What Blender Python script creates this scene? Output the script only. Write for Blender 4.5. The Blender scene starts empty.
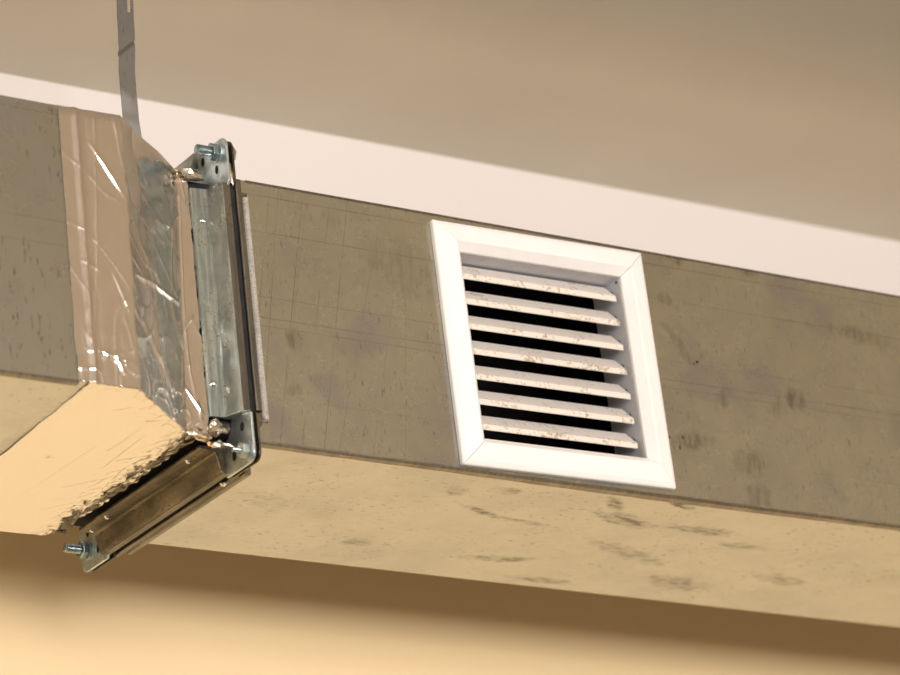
import bpy, bmesh, math, random
from mathutils import Vector, Matrix, noise

random.seed(4)
C = bpy.context.scene.collection
sc = bpy.context.scene
Z0 = 2.75                     # height of the duct's underside above the floor (m)

# ------------------------------------------------------------------ camera
cam_d = bpy.data.cameras.new('camera'); cam = bpy.data.objects.new('camera', cam_d); C.objects.link(cam)
right = Vector((0.8264399, -0.5528557, -0.10652543))
up = -Vector((0.12815049, 0.36894484, -0.92057436))
back = -Vector((0.5482468, 0.74714809, 0.37575947))
m = Matrix((right, up, back)).transposed().to_4x4()
m.translation = (-1.58174719, -2.47411237, -1.11567988 + Z0)
cam.matrix_world = m
cam_d.sensor_width = 36; cam_d.lens = 146.74; cam_d.clip_start = .05
cam_d.dof.use_dof = True; cam_d.dof.focus_distance = 3.25; cam_d.dof.aperture_fstop = 6.5
sc.camera = cam

# ------------------------------------------------------------------ light and exposure
sc.view_settings.view_transform = 'Standard'; sc.view_settings.look = 'None'
sc.view_settings.exposure = 0.0; sc.view_settings.gamma = 1; sc.view_settings.use_curve_mapping = False
w = bpy.data.worlds.new('world'); sc.world = w; w.use_nodes = True
w.node_tree.nodes['Background'].inputs[0].default_value = (1.0, .90, .78, 1)
w.node_tree.nodes['Background'].inputs[1].default_value = .006

def area(name, loc, aim, sx, sy, power, col):
    l = bpy.data.lights.new(name, 'AREA'); l.shape = 'RECTANGLE'; l.size = sx; l.size_y = sy; l.energy = power; l.color = col
    o = bpy.data.objects.new(name, l); C.objects.link(o); o.location = loc
    o.rotation_euler = (Vector(aim) - Vector(loc)).to_track_quat('-Z', 'Y').to_euler()
    return o
# daylight from the high window behind the camera
area('window_daylight', (-1.15, -6.7, 2.28), (.5, .4, 2.75), 3.3, 1.95, 462, (1.0, .935, .90))

# ------------------------------------------------------------------ shader helper
class N:
    """tiny expression layer over shader nodes"""
    def __init__(s, nt): s.nt = nt
    def new(s, t, **kw):
        n = s.nt.nodes.new(t)
        for k, v in kw.items(): setattr(n, k, v)
        return n
    def put(s, sock, v):
        if isinstance(v, bpy.types.NodeSocket): s.nt.links.new(v, sock)
        elif v is not None: sock.default_value = v
    def m(s, op, a, b=None, c=None, clamp=False):
        n = s.new('ShaderNodeMath', operation=op, use_clamp=clamp)
        for i, v in enumerate((a, b, c)): s.put(n.inputs[i], v)
        return n.outputs[0]
    def obj(s, scale=(1, 1, 1), rot=(0, 0, 0), loc=(0, 0, 0)):
        t = s.new('ShaderNodeTexCoord'); mp = s.new('ShaderNodeMapping')
        s.nt.links.new(t.outputs['Object'], mp.inputs[0])
        mp.inputs['Scale'].default_value = scale; mp.inputs['Rotation'].default_value = rot; mp.inputs['Location'].default_value = loc
        return mp.outputs[0]
    def noise(s, vec, scale, detail=4, rough=.55, dist=0):
        n = s.new('ShaderNodeTexNoise'); s.put(n.inputs['Vector'], vec)
        n.inputs['Scale'].default_value = scale; n.inputs['Detail'].default_value = detail
        n.inputs['Roughness'].default_value = rough; n.inputs['Distortion'].default_value = dist
        return n.outputs[0]
    def step(s, v, a, b, lo=0., hi=1.):
        n = s.new('ShaderNodeMapRange', interpolation_type='SMOOTHSTEP'); s.put(n.inputs[0], v)
        n.inputs[1].default_value = a; n.inputs[2].default_value = b; n.inputs[3].default_value = lo; n.inputs[4].default_value = hi
        return n.outputs[0]
    def mix(s, f, a, b, mode='MIX'):
        n = s.new('ShaderNodeMix', data_type='RGBA', blend_type=mode)
        s.put(n.inputs[0], f); s.put(n.inputs[6], a); s.put(n.inputs[7], b)
        return n.outputs[2]
    def xyz(s):
        t = s.new('ShaderNodeTexCoord'); q = s.new('ShaderNodeSeparateXYZ'); s.nt.links.new(t.outputs['Object'], q.inputs[0])
        return q.outputs
    def bump(s, h, strength, dist, normal=None):
        n = s.new('ShaderNodeBump'); n.inputs['Strength'].default_value = strength; n.inputs['Distance'].default_value = dist
        s.put(n.inputs['Height'], h)
        if normal is not None: s.put(n.inputs['Normal'], normal)
        return n.outputs[0]

def rgb(c): return (*c, 1)
def mat(name, build):
    mt = bpy.data.materials.new(name); mt.use_nodes = True; nt = mt.node_tree
    p = nt.nodes['Principled BSDF']; n = N(nt); build(n, p); return mt
def basic(name, col, rough=.5, metal=0., vary=.1, scale=60., bump=0.):
    def b(n, p):
        v = n.noise(n.obj(), scale)
        d = tuple(c * (1 - vary * 2.2) for c in col)
        n.put(p.inputs['Base Color'], n.mix(n.step(v, .35, .7), rgb(col), rgb(d)))
        p.inputs['Metallic'].default_value = metal
        n.put(p.inputs['Roughness'], n.step(v, .3, .7, rough * .85, min(1, rough * 1.15)))
        if bump: n.put(p.inputs['Normal'], n.bump(v, bump, .001))
    return mat(name, b)

def spot(n, X, Y, cx, cy, rx, ry, ang=0., wob=None):
    """soft ellipse mask at its own place on the sheet"""
    ca, sa = math.cos(ang), math.sin(ang)
    dx = n.m('SUBTRACT', X, cx); dy = n.m('SUBTRACT', Y, cy)
    u = n.m('DIVIDE', n.m('ADD', n.m('MULTIPLY', dx, ca), n.m('MULTIPLY', dy, sa)), rx)
    v = n.m('DIVIDE', n.m('SUBTRACT', n.m('MULTIPLY', dy, ca), n.m('MULTIPLY', dx, sa)), ry)
    r = n.m('SQRT', n.m('ADD', n.m('MULTIPLY', u, u), n.m('MULTIPLY', v, v)))
    if wob is not None: r = n.m('ADD', r, wob)
    return n.step(r, .35, 1.0, 1., 0.)

def galv(name, plane='front', col=(.585, .58, .50), cool=(.47, .47, .45), metal=1, rough=.27, spots=(), specks=(), lines=(), scr=(), fleck=.5, bumps=.07):
    def b(n, p):
        x, y, z = n.xyz(); V = z if plane == 'front' else y
        big = n.noise(n.obj(), 7, 5, .6); mid = n.noise(n.obj(loc=(3, 1, 2)), 28, 5, .65)
        c = n.mix(n.step(n.m('ADD', n.m('MULTIPLY', big, .65), n.m('MULTIPLY', mid, .35)), .38, .72), rgb(col), rgb(cool))
        bl = n.step(n.noise(n.obj(loc=(5, 8, 2)), 12, 3, .55), .50, .66)
        c = n.mix(n.m('MULTIPLY', bl, .8 if plane == 'front' else .3), c, rgb((.45, .455, .475)))
        # short dark flecks running down the sheet
        if plane == 'front': fv = n.obj(scale=(1, 1, .22), rot=(0, .10, 0))
        else: fv = n.obj(scale=(.35, 1, 1), rot=(0, 0, .8))
        f = n.noise(fv, 340, 2, .6); g = n.noise(n.obj(loc=(7, 7, 7)), 12, 3)
        fl = n.m('MULTIPLY', n.step(f, .615, .69), n.step(g, .36, .60))
        dark = n.m('MULTIPLY', fl, fleck)
        wob = n.m('MULTIPLY', n.m('SUBTRACT', n.noise(n.obj(), 60, 4, .65), .5), 1.7)
        strk = n.m('ADD', n.m('MULTIPLY', n.step(n.noise(fv, 170, 3, .65), .42, .60), .7), .3)
        for (cx, cy, rx, ry, an, s) in spots:
            dark = n.m('MAXIMUM', dark, n.m('MULTIPLY', n.m('MULTIPLY', spot(n, x, V, cx, cy, rx, ry, an, wob), strk), s if plane == 'front' else min(.85, s * 1.5)))
        for (cx, cy, rx, ry, an) in specks:
            dark = n.m('MAXIMUM', dark, n.m('MULTIPLY', spot(n, x, V, cx, cy, rx, ry, an), .97))
        brk = n.step(n.noise(n.obj(), 18, 3), .38, .6)
        hgt = n.m('MULTIPLY', n.noise(fv, 260, 3, .6), .5)
        for (z0, wd, s) in lines:
            ln = n.step(n.m('ABSOLUTE', n.m('SUBTRACT', V, z0)), 0, wd, 1, 0)
            ln = n.m('MULTIPLY', ln, n.m('ADD', n.m('MULTIPLY', brk, .6), .4))
            dark = n.m('MAXIMUM', dark, n.m('MULTIPLY', ln, s))
        for (x0, sl, wd, s) in scr:      # long slanting scratches
            q = n.m('SUBTRACT', n.m('SUBTRACT', x, x0), n.m('MULTIPLY', V, sl))
            ln = n.m('MULTIPLY', n.step(n.m('ABSOLUTE', q), 0, wd, 1, 0), brk)
            dark = n.m('MAXIMUM', dark, n.m('MULTIPLY', ln, s))
        n.put(p.inputs['Base Color'], n.mix(n.m('MINIMUM', dark, 1.), c, rgb((.045, .038, .03))))
        p.inputs['Metallic'].default_value = metal
        n.put(p.inputs['Roughness'], n.step(mid, .3, .7, rough - .015, rough + .02))
        n.put(p.inputs['Normal'], n.bump(hgt, bumps, .0012 if plane == 'front' else .003))
    return mat(name, b)

M = {}
M['front'] = galv('galvanised_side', 'front',
    spots=[(.066, .103, .010, .016, .3, .45), (.634, .119, .014, .016, 0, .5), (.50, .158, .034, .008, -.9, .30), (.50, .060, .030, .012, .2, .45),
           (.566, .045, .03, .02, .2, .35), (.571, .012, .02, .02, 0, .35), (.06, .055, .012, .008, .5, .35), (.49, .205, .012, .010, 0, .3),
           (.51, .248, .014, .007, 0, .6), (.60, .248, .012, .005, 0, .5), (.545, .110, .02, .010, 1.0, .3), (.73, .20, .05, .012, -.1, .35), (.19, .19, .05, .04, -.6, .18), (.61, .11, .02, .008, 1.2, .25)],
    specks=[(.4725, .0610, .0016, .0016, 0), (.4885, .0627, .0014, .0028, .2), (.4832, .0520, .0014, .0034, -.1), (.5185, .1431, .0030, .0018, .5), (.5140, .1405, .0016, .0012, 0)],
    lines=[(.2385, .0007, .55), (.2030, .0007, .45), (.1400, .0006, .3), (.1200, .0007, .5), (.1120, .0006, .4), (.0450, .0006, .2), (.0025, .001, .5)],
    scr=[(.040, .20, .0006, .6), (.062, .23, .0006, .5), (.022, .17, .0006, .5), (.085, .21, .0005, .6), (.135, .26, .0005, .3), (.008, .19, .0005, .5), (.66, -.3, .0006, .2), (.10, .30, .0005, .35), (.17, .12, .0005, .3), (.04, .22, .0005, .3)], fleck=.42)
M['under'] = galv('galvanised_underside', 'under', col=(.61, .63, .62), cool=(.53, .55, .55), metal=.95, rough=.36,
    spots=[(.2528, .045, .02, .012, .5, .4), (.306, .083, .045, .006, .35, .5), (.3588, .0944, .05, .005, .1, .45), (.42, .028, .03, .010, .8, .5), (.455, .062, .05, .016, .3, .5),
           (.548, .065, .06, .012, 0, .45), (.615, .089, .04, .010, 0, .35), (.40, .19, .05, .010, -.2, .45), (.48, .232, .05, .010, 0, .4), (.486, .012, .03, .008, .4, .55), (.30, .03, .02, .01, 0, .35), (.52, .14, .08, .015, .3, .3),
           (.24, .19, .02, .012, 0, .35), (.10, .12, .04, .02, .5, .15), (.62, .2, .05, .02, .2, .35), (.72, .16, .05, .015, .2, .3), (-.23, .02, .02, .03, .7, .45), (-.28, .10, .04, .02, .7, .4)],
    specks=[], lines=[], fleck=.5, bumps=.8)
M['left'] = galv('galvanised_side_plain', 'front', col=(.47, .47, .42), cool=(.42, .43, .40), metal=1, rough=.28, lines=[(.2385, .0006, .3), (.140, .0006, .4), (.118, .0006, .3)],
    spots=[(-.23, .15, .02, .012, .3, .3), (-.245, .06, .018, .01, 0, .3)], fleck=.5)
def brushed(name, col, dark, rough, speck=0.):
    def b(n, p):
        x, y, z = n.xyz()
        a = n.noise(n.obj(scale=(1, .06, .06)), 260, 4, .6); c = n.noise(n.obj(scale=(1, .5, .5)), 34, 4, .6); d = n.noise(n.obj(loc=(4, 4, 4)), 300, 3, .6)
        f = n.step(n.m('ADD', n.m('MULTIPLY', a, .5), n.m('MULTIPLY', c, .5)), .36, .66)
        cc = n.mix(f, rgb(dark), rgb(col))
        if speck: cc = n.mix(n.m('MULTIPLY', n.m('MULTIPLY', n.step(d, .56, .64), n.step(c, .42, .6)), speck), cc, rgb((.03, .025, .02)))
        n.put(p.inputs['Base Color'], cc); p.inputs['Metallic'].default_value = .92
        n.put(p.inputs['Roughness'], n.step(c, .3, .7, rough + .06, rough - .05))
        n.put(p.inputs['Normal'], n.bump(a, .15, .0006))
    return mat(name, b)
M['bar'] = brushed('flange_steel', (.56, .61, .57), (.22, .26, .25), .29, .35)
M['rim_dark'] = brushed('rim_steel_dull', (.24, .215, .17), (.12, .11, .09), .4, .4)
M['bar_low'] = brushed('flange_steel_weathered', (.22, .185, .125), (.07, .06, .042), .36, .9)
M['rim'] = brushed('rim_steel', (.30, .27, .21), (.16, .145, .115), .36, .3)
M['raw'] = basic('raw_steel_edge_highlight', (.66, .65, .61), .30, .5, .16, 300)  # raw steel made paler: the window highlight on the lip is in the colour
M['zinc'] = basic('zinc_plate', (.66, .75, .76), .36, .85, .16, 120)
M['bolt'] = basic('zinc_bolt', (.42, .53, .58), .24, .95, .15, 200)
M['rivet'] = basic('rivet_metal', (.75, .75, .74), .2, .95, .05, 200)
M['gasket'] = basic('gasket_and_shade_black', (.012, .012, .012), .8)  # black of the gasket, also used to paint shade in the neck recess
M['inner_shade'] = basic('duct_inner_shade', (.012, .011, .010), .95)  # near-black colour stands for the shade inside the duct
M['strap'] = galv('strap_steel', 'front', col=(.27, .255, .235), cool=(.20, .195, .185), metal=.7, rough=.42, fleck=.3)
M['housing'] = basic('housing_grey', (.56, .56, .585), .5, 0, .04, 60)
M['grille'] = basic('white_powder_coat', (.94, .925, .91), .42, 0, .015, 40)
def slat_b(n, p):
    x, y, z = n.xyz()
    a = n.noise(n.obj(), 260, 5, .7); b = n.noise(n.obj(loc=(2, 0, 5)), 40, 4, .6)
    low = n.step(y, -.002, .010, .06, 0.)       # dust gathers towards the front lip
    d = n.step(n.m('ADD', n.m('ADD', n.m('MULTIPLY', a, .6), n.m('MULTIPLY', b, .4)), low), .55, .65)
    film = n.m('MULTIPLY', n.step(y, .003, .0062, 1., 0.), n.step(b, .3, .65, .5, 1.))
    n.put(p.inputs['Base Color'], n.mix(n.m('MULTIPLY', d, .7), n.mix(film, rgb((.74, .70, .66)), rgb((.80, .735, .63))), rgb((.20, .125, .07))))
    p.inputs['Roughness'].default_value = .5
M['slat'] = mat('dusty_slat', slat_b)
def foil(name, col, rough, fine=.35, seed=0., scale=45, dirt=.0, hem_shade=False):
    def b(n, p):
        v = n.obj(loc=(seed, seed, seed))
        a = n.noise(v, scale, 3, .5, 1.2); c = n.noise(v, 240, 3, .6)
        r = n.m('SUBTRACT', 1., n.m('ABSOLUTE', n.m('MULTIPLY', n.m('SUBTRACT', a, .5), 5.)), clamp=True)
        h = n.m('ADD', n.m('MULTIPLY', r, .6), n.m('MULTIPLY', c, .12))
        n.put(p.inputs['Normal'], n.bump(h, fine, .0015))
        dd = n.step(n.noise(n.obj(loc=(9, seed, 1)), 30, 5, .7), .66, .76)
        n.put(p.inputs['Base Color'], n.mix(n.m('MULTIPLY', dd, dirt), rgb(col), rgb((.10, .075, .05))))
        if hem_shade:      # dark reflection and shade of the flange painted into the crumpled hem
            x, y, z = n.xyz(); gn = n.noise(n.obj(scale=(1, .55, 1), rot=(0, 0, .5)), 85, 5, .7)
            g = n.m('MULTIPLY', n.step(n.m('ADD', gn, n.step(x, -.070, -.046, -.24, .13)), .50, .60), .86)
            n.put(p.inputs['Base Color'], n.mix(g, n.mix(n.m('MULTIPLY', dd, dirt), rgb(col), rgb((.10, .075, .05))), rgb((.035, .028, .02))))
        p.inputs['Metallic'].default_value = 1.0
        n.put(p.inputs['Roughness'], n.step(c, .3, .7, rough * .8, rough * 1.25))
    return mat(name, b)
M['foil'] = foil('aluminium_tape', (.82, .77, .73), .16, .05, 0.)
M['foil_low'] = foil('aluminium_tape_underside', (.84, .81, .77), .20, .05, 3., 30, .5, hem_shade=True)
M['foil_scrap'] = foil('crumpled_foil', (.78, .70, .60), .26, .12, 5., 90, .8)
def wall_b(n, p):
    x, y, z = n.xyz()
    v = n.noise(n.obj(), 220, 3)
    k = n.step(z, Z0 + .2395, Z0 + .2405)
    low = n.mix(n.noise(n.obj(), 1.3, 2), rgb((.95, .75, .44)), rgb((.94, .73, .42)))
    n.put(p.inputs['Base Color'], n.mix(k, low, rgb((.79, .745, .715))))
    p.inputs['Roughness'].default_value = .65
    n.put(p.inputs['Normal'], n.bump(v, .08, .001))
M['wall'] = mat('two_tone_wall_paint', wall_b)
M['ceil'] = basic('ceiling_paint', (.77, .705, .59), .8, 0, .02, 3)
M['side_wall'] = basic('side_wall_paint', (.20, .16, .10), .7, 0, .03, 2)
M['side_wall_light'] = basic('side_wall_light_paint', (.62, .54, .42), .7, 0, .03, 2)
M['floor'] = basic('floor_paint', (.12, .09, .055), .6, 0, .08, 2)

# ------------------------------------------------------------------ mesh helpers
def link(name, me, mt=None, parent=None):
    o = bpy.data.objects.new(name, me); C.objects.link(o)
    if mt: me.materials.append(mt)
    if parent: o.parent = parent
    return o
def obj(name, bm, mt, parent=None, smooth=False, bevel=0, seg=2):
    bmesh.ops.recalc_face_normals(bm, faces=bm.faces[:])
    me = bpy.data.meshes.new(name); bm.to_mesh(me); bm.free()
    if smooth:
        for f in me.polygons: f.use_smooth = True
    o = link(name, me, mt, parent)
    if bevel:
        b = o.modifiers.new('bevel', 'BEVEL'); b.width = bevel; b.segments = seg; b.limit_method = 'ANGLE'; b.harden_normals = False
    return o
def box(bm, a, b):
    v = [bm.verts.new((x, y, z)) for z in (a[2], b[2]) for y in (a[1], b[1]) for x in (a[0], b[0])]
    for f in ((0, 1, 3, 2), (4, 6, 7, 5), (0, 4, 5, 1), (2, 3, 7, 6), (0, 2, 6, 4), (1, 5, 7, 3)): bm.faces.new([v[i] for i in f])
def prism(bm, ring0, ring1, cap=True):
    a = [bm.verts.new(p) for p in ring0]; b = [bm.verts.new(p) for p in ring1]; n = len(a)
    for i in range(n): bm.faces.new((a[i], a[(i + 1) % n], b[(i + 1) % n], b[i]))
    if cap: bm.faces.new(a); bm.faces.new(b)
def rod(bm, p0, axis, segs, n=20, rot=0.):
    """lathe along an axis: segs = list of (distance, radius)"""
    ax = Vector(axis).normalized(); u = ax.orthogonal().normalized(); v = ax.cross(u); rings = []
    for d, r in segs:
        rings.append([bm.verts.new(Vector(p0) + ax * d + (u * math.cos(rot + 2 * math.pi * k / n) + v * math.sin(rot + 2 * math.pi * k / n)) * r) for k in range(n)])
    for A, B in zip(rings, rings[1:]):
        for k in range(n): bm.faces.new((A[k], A[(k + 1) % n], B[(k + 1) % n], B[k]))
    bm.faces.new(rings[0]); bm.faces.new(rings[-1])
def grid(fn, nu, nv, name, mt, parent, thick=.0003, skip=None, smooth=True):
    bm = bmesh.new(); V = [[bm.verts.new(fn(i / nu, j / nv)) for j in range(nv + 1)] for i in range(nu + 1)]
    for i in range(nu):
        for j in range(nv):
            if skip and skip(i / nu, j / nv): continue
            bm.faces.new((V[i][j], V[i + 1][j], V[i + 1][j + 1], V[i][j + 1]))
    for v in [v for v in bm.verts if not v.link_faces]: bm.verts.remove(v)
    o = obj(name, bm, mt, parent, smooth)
    if thick:
        s = o.modifiers.new('thickness', 'SOLIDIFY'); s.thickness = thick; s.offset = 0
    return o
def thing(name, label, cat, group=None, loc=(0, 0, 0)):
    o = bpy.data.objects.new(name, None); C.objects.link(o); o.location = (loc[0], loc[1], loc[2] + Z0)
    o.empty_display_size = .05; o['label'] = label; o['category'] = cat
    if group: o['group'] = group
    return o
def struct(name, bm, mt, bevel=0):
    o = obj(name, bm, mt, None, bevel=bevel); o['kind'] = 'structure'; return o
def nz(x, y, z=0., s=1.): return noise.noise(Vector((x * s, y * s, z * s)))

# ------------------------------------------------------------------ the room
YW, ZC = .45, Z0 + .573
XL, XR, YF = -3.2, 3.4, -7.0
def room(name, a, b, mt):
    bm = bmesh.new(); box(bm, a, b); return struct(name, bm, mt)
room('floor', (XL - .1, YF - .1, -.1), (XR + .1, YW + .1, 0), M['floor'])
room('ceiling', (XL - .1, YF - .1, ZC), (XR + .1, YW + .1, ZC + .1), M['ceil'])
room('wall_back', (XL - .1, YW, 0), (XR + .1, YW + .1, ZC), M['wall'])
room('wall_left', (XL - .1, YF, 0), (XL, YW, ZC), M['side_wall'])
room('wall_right', (XR, YF, 0), (XR + .1, YW, ZC), M['side_wall_light'])

H = W = .25
Q = -.078                     # front face of the deeper left duct
T = .0009
# ------------------------------------------------------------------ right duct
GX0, GX1, GZ0, GZ1 = .2285, .4680, .0055, .2445
HX0, HX1, HZ0, HZ1 = .2545, .4435, .0305, .2205
duct = thing('ventilation_duct', 'square galvanised steel duct carrying the white louvred grille', 'duct')
bm = bmesh.new()
for a, b in (((.002, 0), (HX0, H)), ((HX1, 0), (XR, H)), ((HX0, 0), (HX1, HZ0)), ((HX0, HZ1), (HX1, H))):
    box(bm, (a[0], 0, a[1]), (b[0], T, b[1]))
bmesh.ops.remove_doubles(bm, verts=bm.verts[:], dist=1e-6)
obj('front_panel', bm, M['front'], duct)
bm = bmesh.new(); box(bm, (.002, 0, 0), (XR, W, -T)); obj('bottom_panel', bm, M['under'], duct)
bm = bmesh.new(); box(bm, (.002, 0, H), (XR, W, H + T)); obj('top_panel', bm, M['front'], duct)
bm = bmesh.new(); box(bm, (.002, W, 0), (XR, W + T, H)); obj('back_panel', bm, M['rim_dark'], duct)
# interior shade painted as a black tube just inside the sheet, cut open behind the grille
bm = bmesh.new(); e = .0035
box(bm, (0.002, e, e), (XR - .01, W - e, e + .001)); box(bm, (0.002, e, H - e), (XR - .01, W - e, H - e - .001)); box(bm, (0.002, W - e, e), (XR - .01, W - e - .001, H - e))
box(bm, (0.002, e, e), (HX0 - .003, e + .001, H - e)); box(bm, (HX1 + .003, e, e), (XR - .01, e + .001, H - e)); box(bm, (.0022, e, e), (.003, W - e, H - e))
o = obj('duct_inner_shade', bm, M['inner_shade'], duct); o['label'] = 'interior shade between the slats, coloured black'
# folded lock seam along the lower front edge
def seam(u, v):
    x = .002 + u * (XR - .002)
    sw = .0014 + .0010 * max(0, math.sin((x - .18) * 6.0)) * (1 if .18 < x < .70 else 0) + .0003 * nz(x, 1, 0, 30)
    return x, sw
bm = bmesh.new(); n = 220; r0 = None
for i in range(n + 1):
    x, s = seam(i / n, 0)
    ring = [bm.verts.new(p) for p in ((x, -s * .9, .0012), (x, -s * .9, -s * .85), (x, .004 + s, -s * .85), (x, .004 + s, 0.0002), (x, .0002, .0012))]
    if r0:
        for k in range(5): bm.faces.new((r0[k], r0[(k + 1) % 5], ring[(k + 1) % 5], ring[k]))
    r0 = ring
obj('lock_seam', bm, M['rim'], duct)
bm = bmesh.new(); box(bm, (.03, -.0006, H - .0006), (XR, .003, H + .0013)); obj('top_seam', bm, M['rim'], duct)

# frame side placement: a section in (x, h) swept along one of the duct's four sides
def on_side(side, x, h, t):
    """t runs along the side, h is the height off the sheet"""
    return {'front': (x, -h, t), 'under': (x, t, -h), 'top': (x, t, H + h), 'rear': (x, W + h, t)}[side]
def sweep(side, sec, t0, t1, n=24, wob=.0):
    bm = bmesh.new(); rings = []
    for i in range(n + 1):
        t = t0 + (t1 - t0) * i / n
        rings.append([bm.verts.new(on_side(side, x + wob * nz(t, x * 50, 3, 40), h + wob * nz(t, h * 50, 9, 30), t)) for x, h in sec])
    k = len(sec)
    for A, B in zip(rings, rings[1:]):
        for j in range(k): bm.faces.new((A[j], A[(j + 1) % k], B[(j + 1) % k], B[j]))
    bm.faces.new(rings[0]); bm.faces.new(rings[-1]); return bm
SIDES = ('front', 'under', 'top', 'rear')
# right-hand flange: bar, raw lip, foot
secR = [(.0042, .0), (.0042, .0235), (.0052, .0242), (.0095, .0242), (.0102, .0232), (.0102, .014), (.016, .0012), (.030, .0008), (.030, .0)]
lipR = [(.0102, .018), (.0102, .0234), (.0112, .0254), (.0148, .0254), (.0158, .024), (.0158, .018)]
for s in SIDES:
    mt = M['rim_dark']
    obj('flange_bar', sweep(s, secR, .020, .238, wob=.0002), mt, duct, bevel=.0003)
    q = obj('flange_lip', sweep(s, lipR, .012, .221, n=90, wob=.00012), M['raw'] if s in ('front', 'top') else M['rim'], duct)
    if s in ('front', 'top'): q['label'] = 'raw steel lip of the flange, its highlight painted bright'
    obj('lip_foot', sweep(s, [(.0050, .012), (.0050, .0205), (.0105, .0215), (.0105, .012)], .0075, .019), M['bar_low'], duct, bevel=.0003)

# corner brackets: L plates between the two flanges, mirrored for each corner and each half
def corner_pt(ci, a, b):
    """a,b measured from the duct's corner outwards (-) / inwards (+) along y and z"""
    y = a if ci in (0, 1) else W - a; z = b if ci in (0, 2) else H - b
    return y, z
def bracket(ci, x0, x1, g=.0270, leg=.022, inner=.004):
    bm = bmesh.new(); r = .009
    pts = []
    # outer corner rounded
    for k in range(6):
        t = math.pi / 2 * k / 5; pts.append((-g + r - r * math.cos(t) , -g + r - r * math.sin(t)))
    pts += [(leg - .003, -g), (leg, -g + .006), (leg, .004), (.012, .006), (.006, .012), (.004, leg), (-g + .006, leg), (-g, leg - .006)]
    r0 = [(x0, *corner_pt(ci, *p)) for p in pts]; r1 = [(x1, *corner_pt(ci, *p)) for p in pts]
    prism(bm, r0, r1); return bm
def hexnut(bm, p, ax, a0, a1, r, rot=.3):
    rod(bm, p, ax, [(a0, r * .93), (a0 + .0008, r), (a1 - .0008, r), (a1, r * .93)], 6, rot)
def threaded(bm, p, ax, a0, a1, r, pitch=.0011):
    segs = [(a0, r * .96)]; d = a0
    while d < a1 - .0015: segs += [(d + pitch * .5, r), (d + pitch, r * .88)]; d += pitch
    segs += [(a1 - .0006, r * .93), (a1, r * .6)]; rod(bm, p, ax, segs, 18)

reducer = thing('duct_reducer', 'silver foil-taped tapering duct section bolted beside the grille duct', 'duct reducer')
for ci in range(4):
    obj('corner_bracket', bracket(ci, .0022, .0041, g=.0262), M['bar_low'], duct, bevel=.0004)
    cb = obj('corner_bracket', bracket(ci, -.0045, -.0022, g=.0275), M['zinc'], reducer, bevel=.0005)
    # oval slots of the plate: dark recessed washers on both legs
    for (a, b) in ((-.0125, .008), (.004, -.013)) if ci in (0, 2) else ((-.0095, -.0015), (.012, -.0185)):
        y, z = corner_pt(ci, a, b); bm = bmesh.new()
        ring = [(0, y + (.0026 + .0006 * (ci == 0)) * math.cos(t * math.pi / 8), z + .0042 * math.sin(t * math.pi / 8)) for t in range(16)]
        prism(bm, [(-.0047, p[1], p[2]) for p in ring], [(-.0040, p[1], p[2]) for p in ring])
        obj('slot_hole', bm, M['gasket'], cb)
# bolts through three visible corners (and the hidden one)
for ci, (a, b, L, r) in enumerate(((-.0185, -.0165, .021, .0021), (-.013, -.0165, .0265, .0046), (-.015, -.008, .028, .0042), (-.015, -.015, .022, .0036))):
    y, z = corner_pt(ci, a, b); p = (0, y, z)
    bm = bmesh.new(); threaded(bm, p, (-1, 0, 0), -.006, L, r)
    if ci: rod(bm, p, (1, 0, 0), [(.0042, .0074), (.0050, .0080), (.0102, .0080), (.0110, .0072)], 6, .2)
    bo = obj('bolt', bm, M['bolt'], reducer)
    bm = bmesh.new(); hexnut(bm, p, (-1, 0, 0), .0062, .0125, .0084 if ci else .0070, .25 + ci); obj('nut', bm, M['bolt'] if ci else M['zinc'], bo, bevel=.0003)
    bm = bmesh.new(); rod(bm, p, (-1, 0, 0), [(.0045, .0090), (.0060, .0090)], 24); obj('washer', bm, M['zinc'], bo)

# left-hand flange bar with its sloped sleeve
secL = [(-.0300, .0004), (-.0300, .0028), (-.0288, .0034), (-.0158, .0052), (-.0144, .0068), (-.0108, .0205), (-.0098, .0228), (-.0082, .0238), (-.0030, .0238), (-.0022, .0230), (-.0022, .0004)]
for s in SIDES:
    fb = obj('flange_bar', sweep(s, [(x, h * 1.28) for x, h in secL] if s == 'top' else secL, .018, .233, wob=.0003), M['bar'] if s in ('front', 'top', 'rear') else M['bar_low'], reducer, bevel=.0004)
    if s != 'top': obj('rim_strip', sweep(s, [(-.0086, .0232), (-.0086, .0241), (-.0020, .0241), (-.0020, .0232)], .0185, .2325), M['rim_dark'], fb)
    for t, x in (((.048, -.0240), (.202, -.0205)) if s != 'under' else ((.047, -.0240), (.1915, -.0240), (.226, -.0205))):
        bm = bmesh.new(); p = on_side(s, x, .0038, t); d = Vector(on_side(s, 0, 1, 0)) - Vector(on_side(s, 0, 0, 0)); d = (d + Vector((-.22, 0, 0))).normalized()
        rod(bm, p, d, [(-.0005, .0032), (.0004, .0032), (.0006, .0026), (.0016, .0022), (.0023, .0012)], 16)
        obj('rivet', bm, M['rivet'], fb, smooth=True)
# gasket, a dark recessed band between the two flanges
bm = bmesh.new(); g = .021
for a, b in (((-g, -g), (0, H + g)), ((W, -g), (W + g, H + g)), ((0, -g), (W, 0)), ((0, H), (W, H + g))):
    box(bm, (-.0022, a[0], a[1]), (.0041, b[0], b[1]))
obj('gasket', bm, M['gasket'], reducer)

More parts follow.
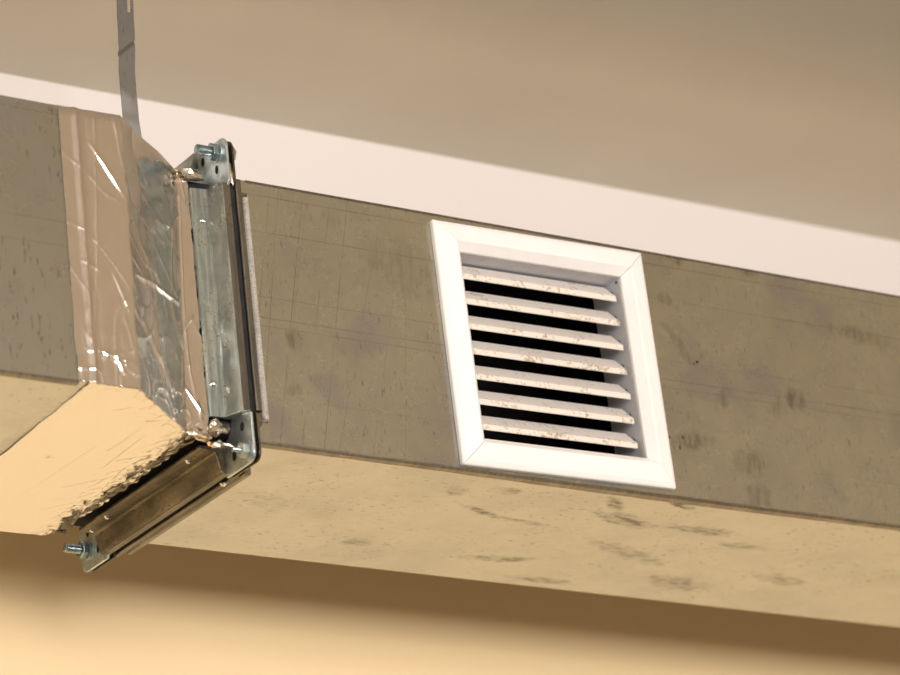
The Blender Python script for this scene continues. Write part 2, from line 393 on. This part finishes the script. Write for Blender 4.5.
# reducer body (sheet metal under the tape)
XA, XB, XN = -.200, -.144, -.050
def path_front(x):
    if x < XB: return Q
    if x < XN: return Q * (1 - (x - XB) / (XN - XB))
    return 0.
bm = bmesh.new(); secs = [(-.1975, Q), (XB, Q), (XN, 0), (-.044, 0)]; e = .0015; last = None
for x, y in secs:
    r = [bm.verts.new(p) for p in ((x, y + e, e), (x, W - e, e), (x, W - e, H - e - (.003 if x < -.1 else 0)), (x, y + e, H - e - (.003 if x < -.1 else 0)))]
    if last:
        for k in range(4): bm.faces.new((last[k], last[(k + 1) % 4], r[(k + 1) % 4], r[k]))
    last = r
obj('sheet_body', bm, M['left'], reducer)
bm = bmesh.new(); box(bm, (-.044, .006, .008), (-.0025, W - .0008, H - .006)); obj('neck_shade', bm, M['gasket'], reducer)  # added black block, painting the shade in the recess beside the foil
bm = bmesh.new(); box(bm, (-.1980, Q + .001, -.0004), (-.168, W, .0012)); obj('bottom_panel', bm, M['under'], reducer)

# foil tape wrapped round the reducer ---------------------------------
def ridge(p, s, seed=0.):
    v = noise.noise(Vector((p[0] * s + seed, p[1] * s - seed, p[2] * s)))
    return (1 - min(1, abs(v) * 4.5)) ** 2
CREASES_FRONT = [(-.172, .2175, -.142, .172, .0011, .0014), (-.163, .028, -.1555, .0095, .0011, .0014), (-.190, .108, -.168, .100, .0004, .0014),
    (-.160, .104, -.146, .066, .0007, .0012), (-.136, .105, -.050, .119, .0018, .0020), (-.052, .090, -.036, .112, .0007, .0012), (-.052, .045, -.034, .018, .0009, .0012),
    (-.120, .195, -.070, .175, .0005, .004), (-.130, .070, -.075, .020, .0014, .0022), (-.110, .090, -.095, .010, .0012, .0018), (-.060, .225, -.055, .120, .0009, .003), (-.186, .030, -.150, .022, .0007, .0012)]
CREASES_LOW = [(-.124, .204, -.114, .027, .0005, .0007), (-.084, .099, -.0873, .004, .0005, .0007), (-.043, .240, -.057, .160, -.0012, .0018), (-.057, .17, -.070, .07, -.0010, .0012),
    (-.146, -.030, -.130, -.045, -.0009, .0015), (-.075, .01, -.062, -.022, -.0009, .0013), (-.10, .14, -.062, .10, -.0009, .0010), (-.09, .20, -.055, .15, -.0010, .0010), (-.085, .07, -.052, .035, -.0009, .0010), (-.16, .22, -.10, .19, .0004, .0008), (-.11, -.02, -.085, -.028, -.0008, .0009)]
def seg_ridge(px, py, ax, ay, bx, by, wd):
    dx, dy = bx - ax, by - ay; k = max(0, min(1, ((px - ax) * dx + (py - ay) * dy) / (dx * dx + dy * dy)))
    d = math.hypot(px - ax - dx * k, py - ay - dy * k); return math.exp(-(d / wd) ** 2) * (math.sin(math.pi * min(1, max(0, k))) ** .5 if 0 < k < 1 else 0)
CREASE = CREASES_FRONT
def foil_front(u, v):
    z = -.0015 + v * (H - .0005 + .003 * min(1, u / .8))
    xr = -.0300 + .0026 * nz(v, 5, 0, 14) + .0012 * nz(v, 9, 0, 50)
    xl = XA + .0006 + .001 * nz(v, 2, 0, 9)
    xb = XB + .003 * v + .001 * nz(v, 3, 0, 6); xn = XN - .003 * (1 - v) + .009 * v
    # parameter follows the bent sheet; corner lines get denser rings
    if u < .36: k = u / .36; x, y, nx, ny = xl + (xb - xl) * k, Q, 0, -1
    elif u < .84: k = (u - .36) / .48; x, y, nx, ny = xb + (xn - xb) * k, Q * (1 - k), .62, -.78
    else: k = (u - .84) / .16; x, y, nx, ny = xn + (xr - xn) * k, 0, 0, -1
    s = u * .21
    base = .0007 + .00012 * nz(s, z, 1, 45) + .0005 * nz(s, z * .25, 4, 30) * .5
    cr = 0.
    if .36 <= u < .84:
        kk = (u - .36) / .48
        base += .0022 * math.sin(kk * math.pi) * nz(s * 1.4, z * .5, 8, 16) + .0010
        base = base * (1 - kk ** 5) + .0006 * kk ** 5
        cr = .0012 * ridge((s * 1.4, z, .3), 14, 2.) ** 3 + .0005 * ridge((s + z * .6, z, .7), 30, 6.) ** 2
    else:
        cr = .0006 * ridge((s * 1.6, z * .35, .3), 14, 1.) ** 3 + .00045 * ridge((s + z * .5, z, .2), 17, 4.) ** 4
    low = max(0, 1 - z / .06) ; cr += low * .0007 * ridge((s, z, .9), 55, 3.)
    if u < .36:
        k = u / .36; base += .0016 * math.exp(-((k - .27) / .05) ** 2) - .0004 * math.exp(-((k - .42) / .05) ** 2)      # long upright crease in the tape
    for (ax, az, bx, bz, hh, ww) in CREASE:
        if min(ax, bx) - .01 < x < max(ax, bx) + .01: cr += hh * seg_ridge(x, z, ax, az, bx, bz, ww)
    d = base + cr
    # rounded shoulder at the top edge
    tp = max(0, (z - (H - .012)) / .014); dd = .003 * tp * tp
    return (x + nx * d, y + ny * d + dd, z)
ff = grid(foil_front, 220, 300, 'foil_tape', M['foil'], reducer)
ff['label'] = 'shiny creased foil tape on the upright side'
def foil_low(u, v):
    # v: front edge to back edge, u: left to right
    xl = -.188 + .012 * v + .0012 * nz(v, 7, 0, 12); xr = -.0345 + .0012 * nz(v, 1, 0, 30)
    x = xl + (xr - xl) * u; y0 = path_front(x) - .0015; y1 = W + .004 + .002 * nz(x, 0, 0, 25)
    y = y0 + (y1 - y0) * v
    z = -.0012 - .0012 * math.sin(v * math.pi) * math.sin(u * math.pi) - .0022 * max(0, v - .8) * 5 * math.sin(u * 3.14)
    wr = ridge((x * 1.0 + y * .18, (y - x) * .45, .2), 26, 3.); wide = nz(x, y, 0, 14)
    near = math.exp(-((x + .052) / .016) ** 2)
    for (ax, ay, bx, by, hh, ww) in CREASES_LOW: z += hh * seg_ridge(x, y, ax, ay, bx, by, ww)
    z -= .0008 * wide + .0006 * wr * (.4 + .6 * (wide > 0))
    z -= near * (.0022 * ridge((x * 1.5 + y, (y - x) * .5, .6), 60, 5.) + .0015 * nz(x + y * .7, y - x, 2, 110))
    if x > -.056:          # the tape dives up into the recess beside the flange sleeve
        k = min(1, (x + .055 + .005 * nz(y, 3, 0, 60)) / .013); k = max(0, k); z += (.0048 + .0036 * nz(x * .5, y + x, 1, 130)) * k * k * (3 - 2 * k)
    if v < .12: z -= .0012 * (1 - v / .12) * ridge((x, y, .3), 70, 1.)
    return (x, y, z)
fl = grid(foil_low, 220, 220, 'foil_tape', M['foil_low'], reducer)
fl['label'] = 'golden reflecting foil tape on the underside'
def foil_top(u, v):
    x = -.197 + (-.033 + .197) * u; y0 = path_front(x) + .001; y = y0 + (W + .002 - y0) * v
    return (x, y, H + .0008 - .0036 * max(0, min(1, (-.05 - x) / .09)) + .0006 * nz(x, y, 0, 40) + .0006 * ridge((x, y, 0), 40))
grid(foil_top, 60, 80, 'foil_tape', M['foil'], reducer)
def foil_back(u, v):
    x = -.197 + (-.033 + .197) * u; z = v * H; return (x, W + .0012 + .001 * nz(x, z, 0, 40), z)
grid(foil_back, 40, 60, 'foil_tape', M['foil'], reducer)
# crumpled scraps at the corners
def scrap(c, r, seed, flat=(1, 1, 1), mt='foil_scrap'):
    bm = bmesh.new(); bmesh.ops.create_icosphere(bm, subdivisions=2, radius=1)
    for v in bm.verts:
        p = v.co.copy(); d = .9 + .7 * noise.noise(p * 1.3 + Vector((seed, 0, 0))) + .6 * ridge(p, 1.4, seed)
        v.co = Vector((c[0] + p.x * d * r * flat[0], c[1] + p.y * d * r * flat[1], c[2] + p.z * d * r * flat[2]))
    return obj('crumpled_foil', bm, M[mt], reducer)
scrap((-.024, -.0045, .007), .0100, 1., (1.0, .35, .75))
scrap((-.042, -.002, .001), .0075, 7., (1.4, .5, .6))
scrap((-.018, .004, -.004), .0070, 3., (1.5, .8, .5))
scrap((-.027, -.003, H - .004), .0075, 5., (1.3, .5, .8))
scrap((-.040, .002, H - .001), .0050, 9., (1.4, .8, .5))
scrap((.0, -.024, H - .008), .0045, 12., (.6, .35, 2.2))
scrap((.0035, .038, -.025), .0026, 14., (1.2, 1.4, .8))

# ------------------------------------------------------------------ left duct
ld = thing('ventilation_duct', 'deeper galvanised duct at the left edge, running into the foil tape', 'duct', loc=(-1.6, 0, 0))
XE = XL
def lbox(name, a, b, mt):
    bm = bmesh.new(); box(bm, (a[0] + 1.6, a[1], a[2]), (b[0] + 1.6, b[1], b[2])); return obj(name, bm, mt, ld)
HL, ZL = .2465, -.0018
lf = lbox('front_panel', (XE, Q, ZL), (-.1978, Q + T, HL), M['left'])
lbox('bottom_panel', (XE, Q, ZL), (-.1978, W, ZL - T), M['under'])
lbox('top_panel', (XE, Q, HL), (-.1978, W, HL + T), M['left'])
lbox('back_panel', (XE, W, ZL), (-.1978, W + T, HL), M['rim_dark'])
lbox('lock_seam', (XE, Q - .0012, ZL - .0018), (-.199, Q + .005, ZL + .0010), M['rim'])

# ------------------------------------------------------------------ grille
gr = thing('louvre_grille', 'white square louvred grille with seven dusty slats', 'grille', loc=(.349, 0, .0055))
gr.rotation_euler.y = -.014
gx, gz = .349, .0055
prof = [(.0, .0), (.0, .0045), (.0012, .0058), (.0045, .0078), (.0190, .0120), (.0205, .0120), (.0280, .0035), (.0280, .0)]
cx0, cx1, cz0, cz1 = GX0 - gx, GX1 - gx, 0, GZ1 - gz
corners = [(cx0, cz0), (cx1, cz0), (cx1, cz1), (cx0, cz1)]; ins = [(1, 1), (-1, 1), (-1, -1), (1, -1)]
for k in range(4):
    a, b = corners[k], corners[(k + 1) % 4]; ia, ib = ins[k], ins[(k + 1) % 4]
    dx, dz = (b[0] - a[0]), (b[1] - a[1]); L = math.hypot(dx, dz); dx, dz = dx / L * .00022, dz / L * .00022
    bm = bmesh.new()
    prism(bm, [(a[0] + ia[0] * t + dx, -h - .0002, a[1] + ia[1] * t + dz) for t, h in prof], [(b[0] + ib[0] * t - dx, -h - .0002, b[1] + ib[1] * t - dz) for t, h in prof])
    obj('frame_rail', bm, M['grille'], gr, bevel=.0006)
# backing under the mitres so the joints read as fine dark lines
ox0, ox1, oz0, oz1 = cx0 + .028, cx1 - .028, cz0 + .028, cz1 - .028
D = .042
bm = bmesh.new(); t = .0012
box(bm, (ox0 - t, .0002, oz0 - t), (ox0, D, oz1 + t)); box(bm, (ox1, .0002, oz0 - t), (ox1 + t, D, oz1 + t))
box(bm, (ox0, .0002, oz0 - t), (ox1, D, oz0)); box(bm, (ox0, .0002, oz1), (ox1, D, oz1 + t))
hs = obj('grille_housing', bm, M['housing'], gr)
hs['label'] = 'pale grey box behind the slats'
zt = [.1965, .1715, .1468, .1221, .0975, .0730, .0484]
y0 = .0035
for z in zt:
    z = z - gz + .0012
    bm = bmesh.new()
    s = [(y0, z + .0012), (y0 + .0008, z + .0018), (y0 + .0155, z + .0165), (y0 + .0165, z + .0155), (y0 + .0022, z - .0008), (y0 + .0018, z - .0036), (y0 + .0008, z - .0044), (y0, z - .0036)]
    x0, x1 = ox0 + .0004, ox1 - .0030
    prism(bm, [(x0, y, q) for y, q in s], [(x1, y, q) for y, q in s])
    so = obj('slat', bm, M['slat'], gr, bevel=.0004)
    bm = bmesh.new(); rod(bm, (x1 - .001, y0 + .0085, z + .0075), (1, 0, 0), [(0, .0014), (.0042, .0014)], 10); obj('pivot_pin', bm, M['gasket'], so)
for z in (.2135, .0345):
    bm = bmesh.new(); rod(bm, (ox1 + .0001, .004, z - gz), (-1, 0, 0), [(0, .0016), (.0006, .0012)], 10); obj('screw_hole', bm, M['gasket'], hs)

# ------------------------------------------------------------------ hanger strap
st = thing('hanger_strap', 'thin grey steel hanging strap rising above the foil-taped duct', 'strap', loc=(-.062, .03, H + .003))
pts = [(.0, -.0590), (.03, -.0615), (.0585, -.0640), (.0785, -.0644), (.1010, -.0640), (.127, -.0618), (.155, -.0595), (.180, -.0570), (.23, -.0545), (.3215, -.053)]
def strap_c(z):
    for (a, xa), (b, xb) in zip(pts, pts[1:]):
        if z <= b: k = (z - a) / (b - a); k = k * k * (3 - 2 * k) * .5 + k * .5; return xa + (xb - xa) * k
    return pts[-1][1]
def strap(u, v):
    z = .0015 + v * .3205; x = strap_c(z) + .062 + (u - .5) * .0160
    zk = .127 + (u - .5) * .016
    y = .0022 * math.exp(-((z - zk) / .0022) ** 2) + (.004 * (z - zk) / .05 if z > zk else 0) + .001 * nz(z, 0, 0, 20)
    return (x, y, z + (u - .5) * .0)
def slot(u, v):
    z = .0015 + v * .3205
    return .60 < u < .82 and (.1640 < z < .192 or .230 < z < .26)
grid(strap, 24, 300, 'strap_band', M['strap'], st, .0012, slot, smooth=False)
bm = bmesh.new(); box(bm, (-.012, -.009, .0022), (.016, .03, .0034)); obj('strap_foot', bm, M['strap'], st)
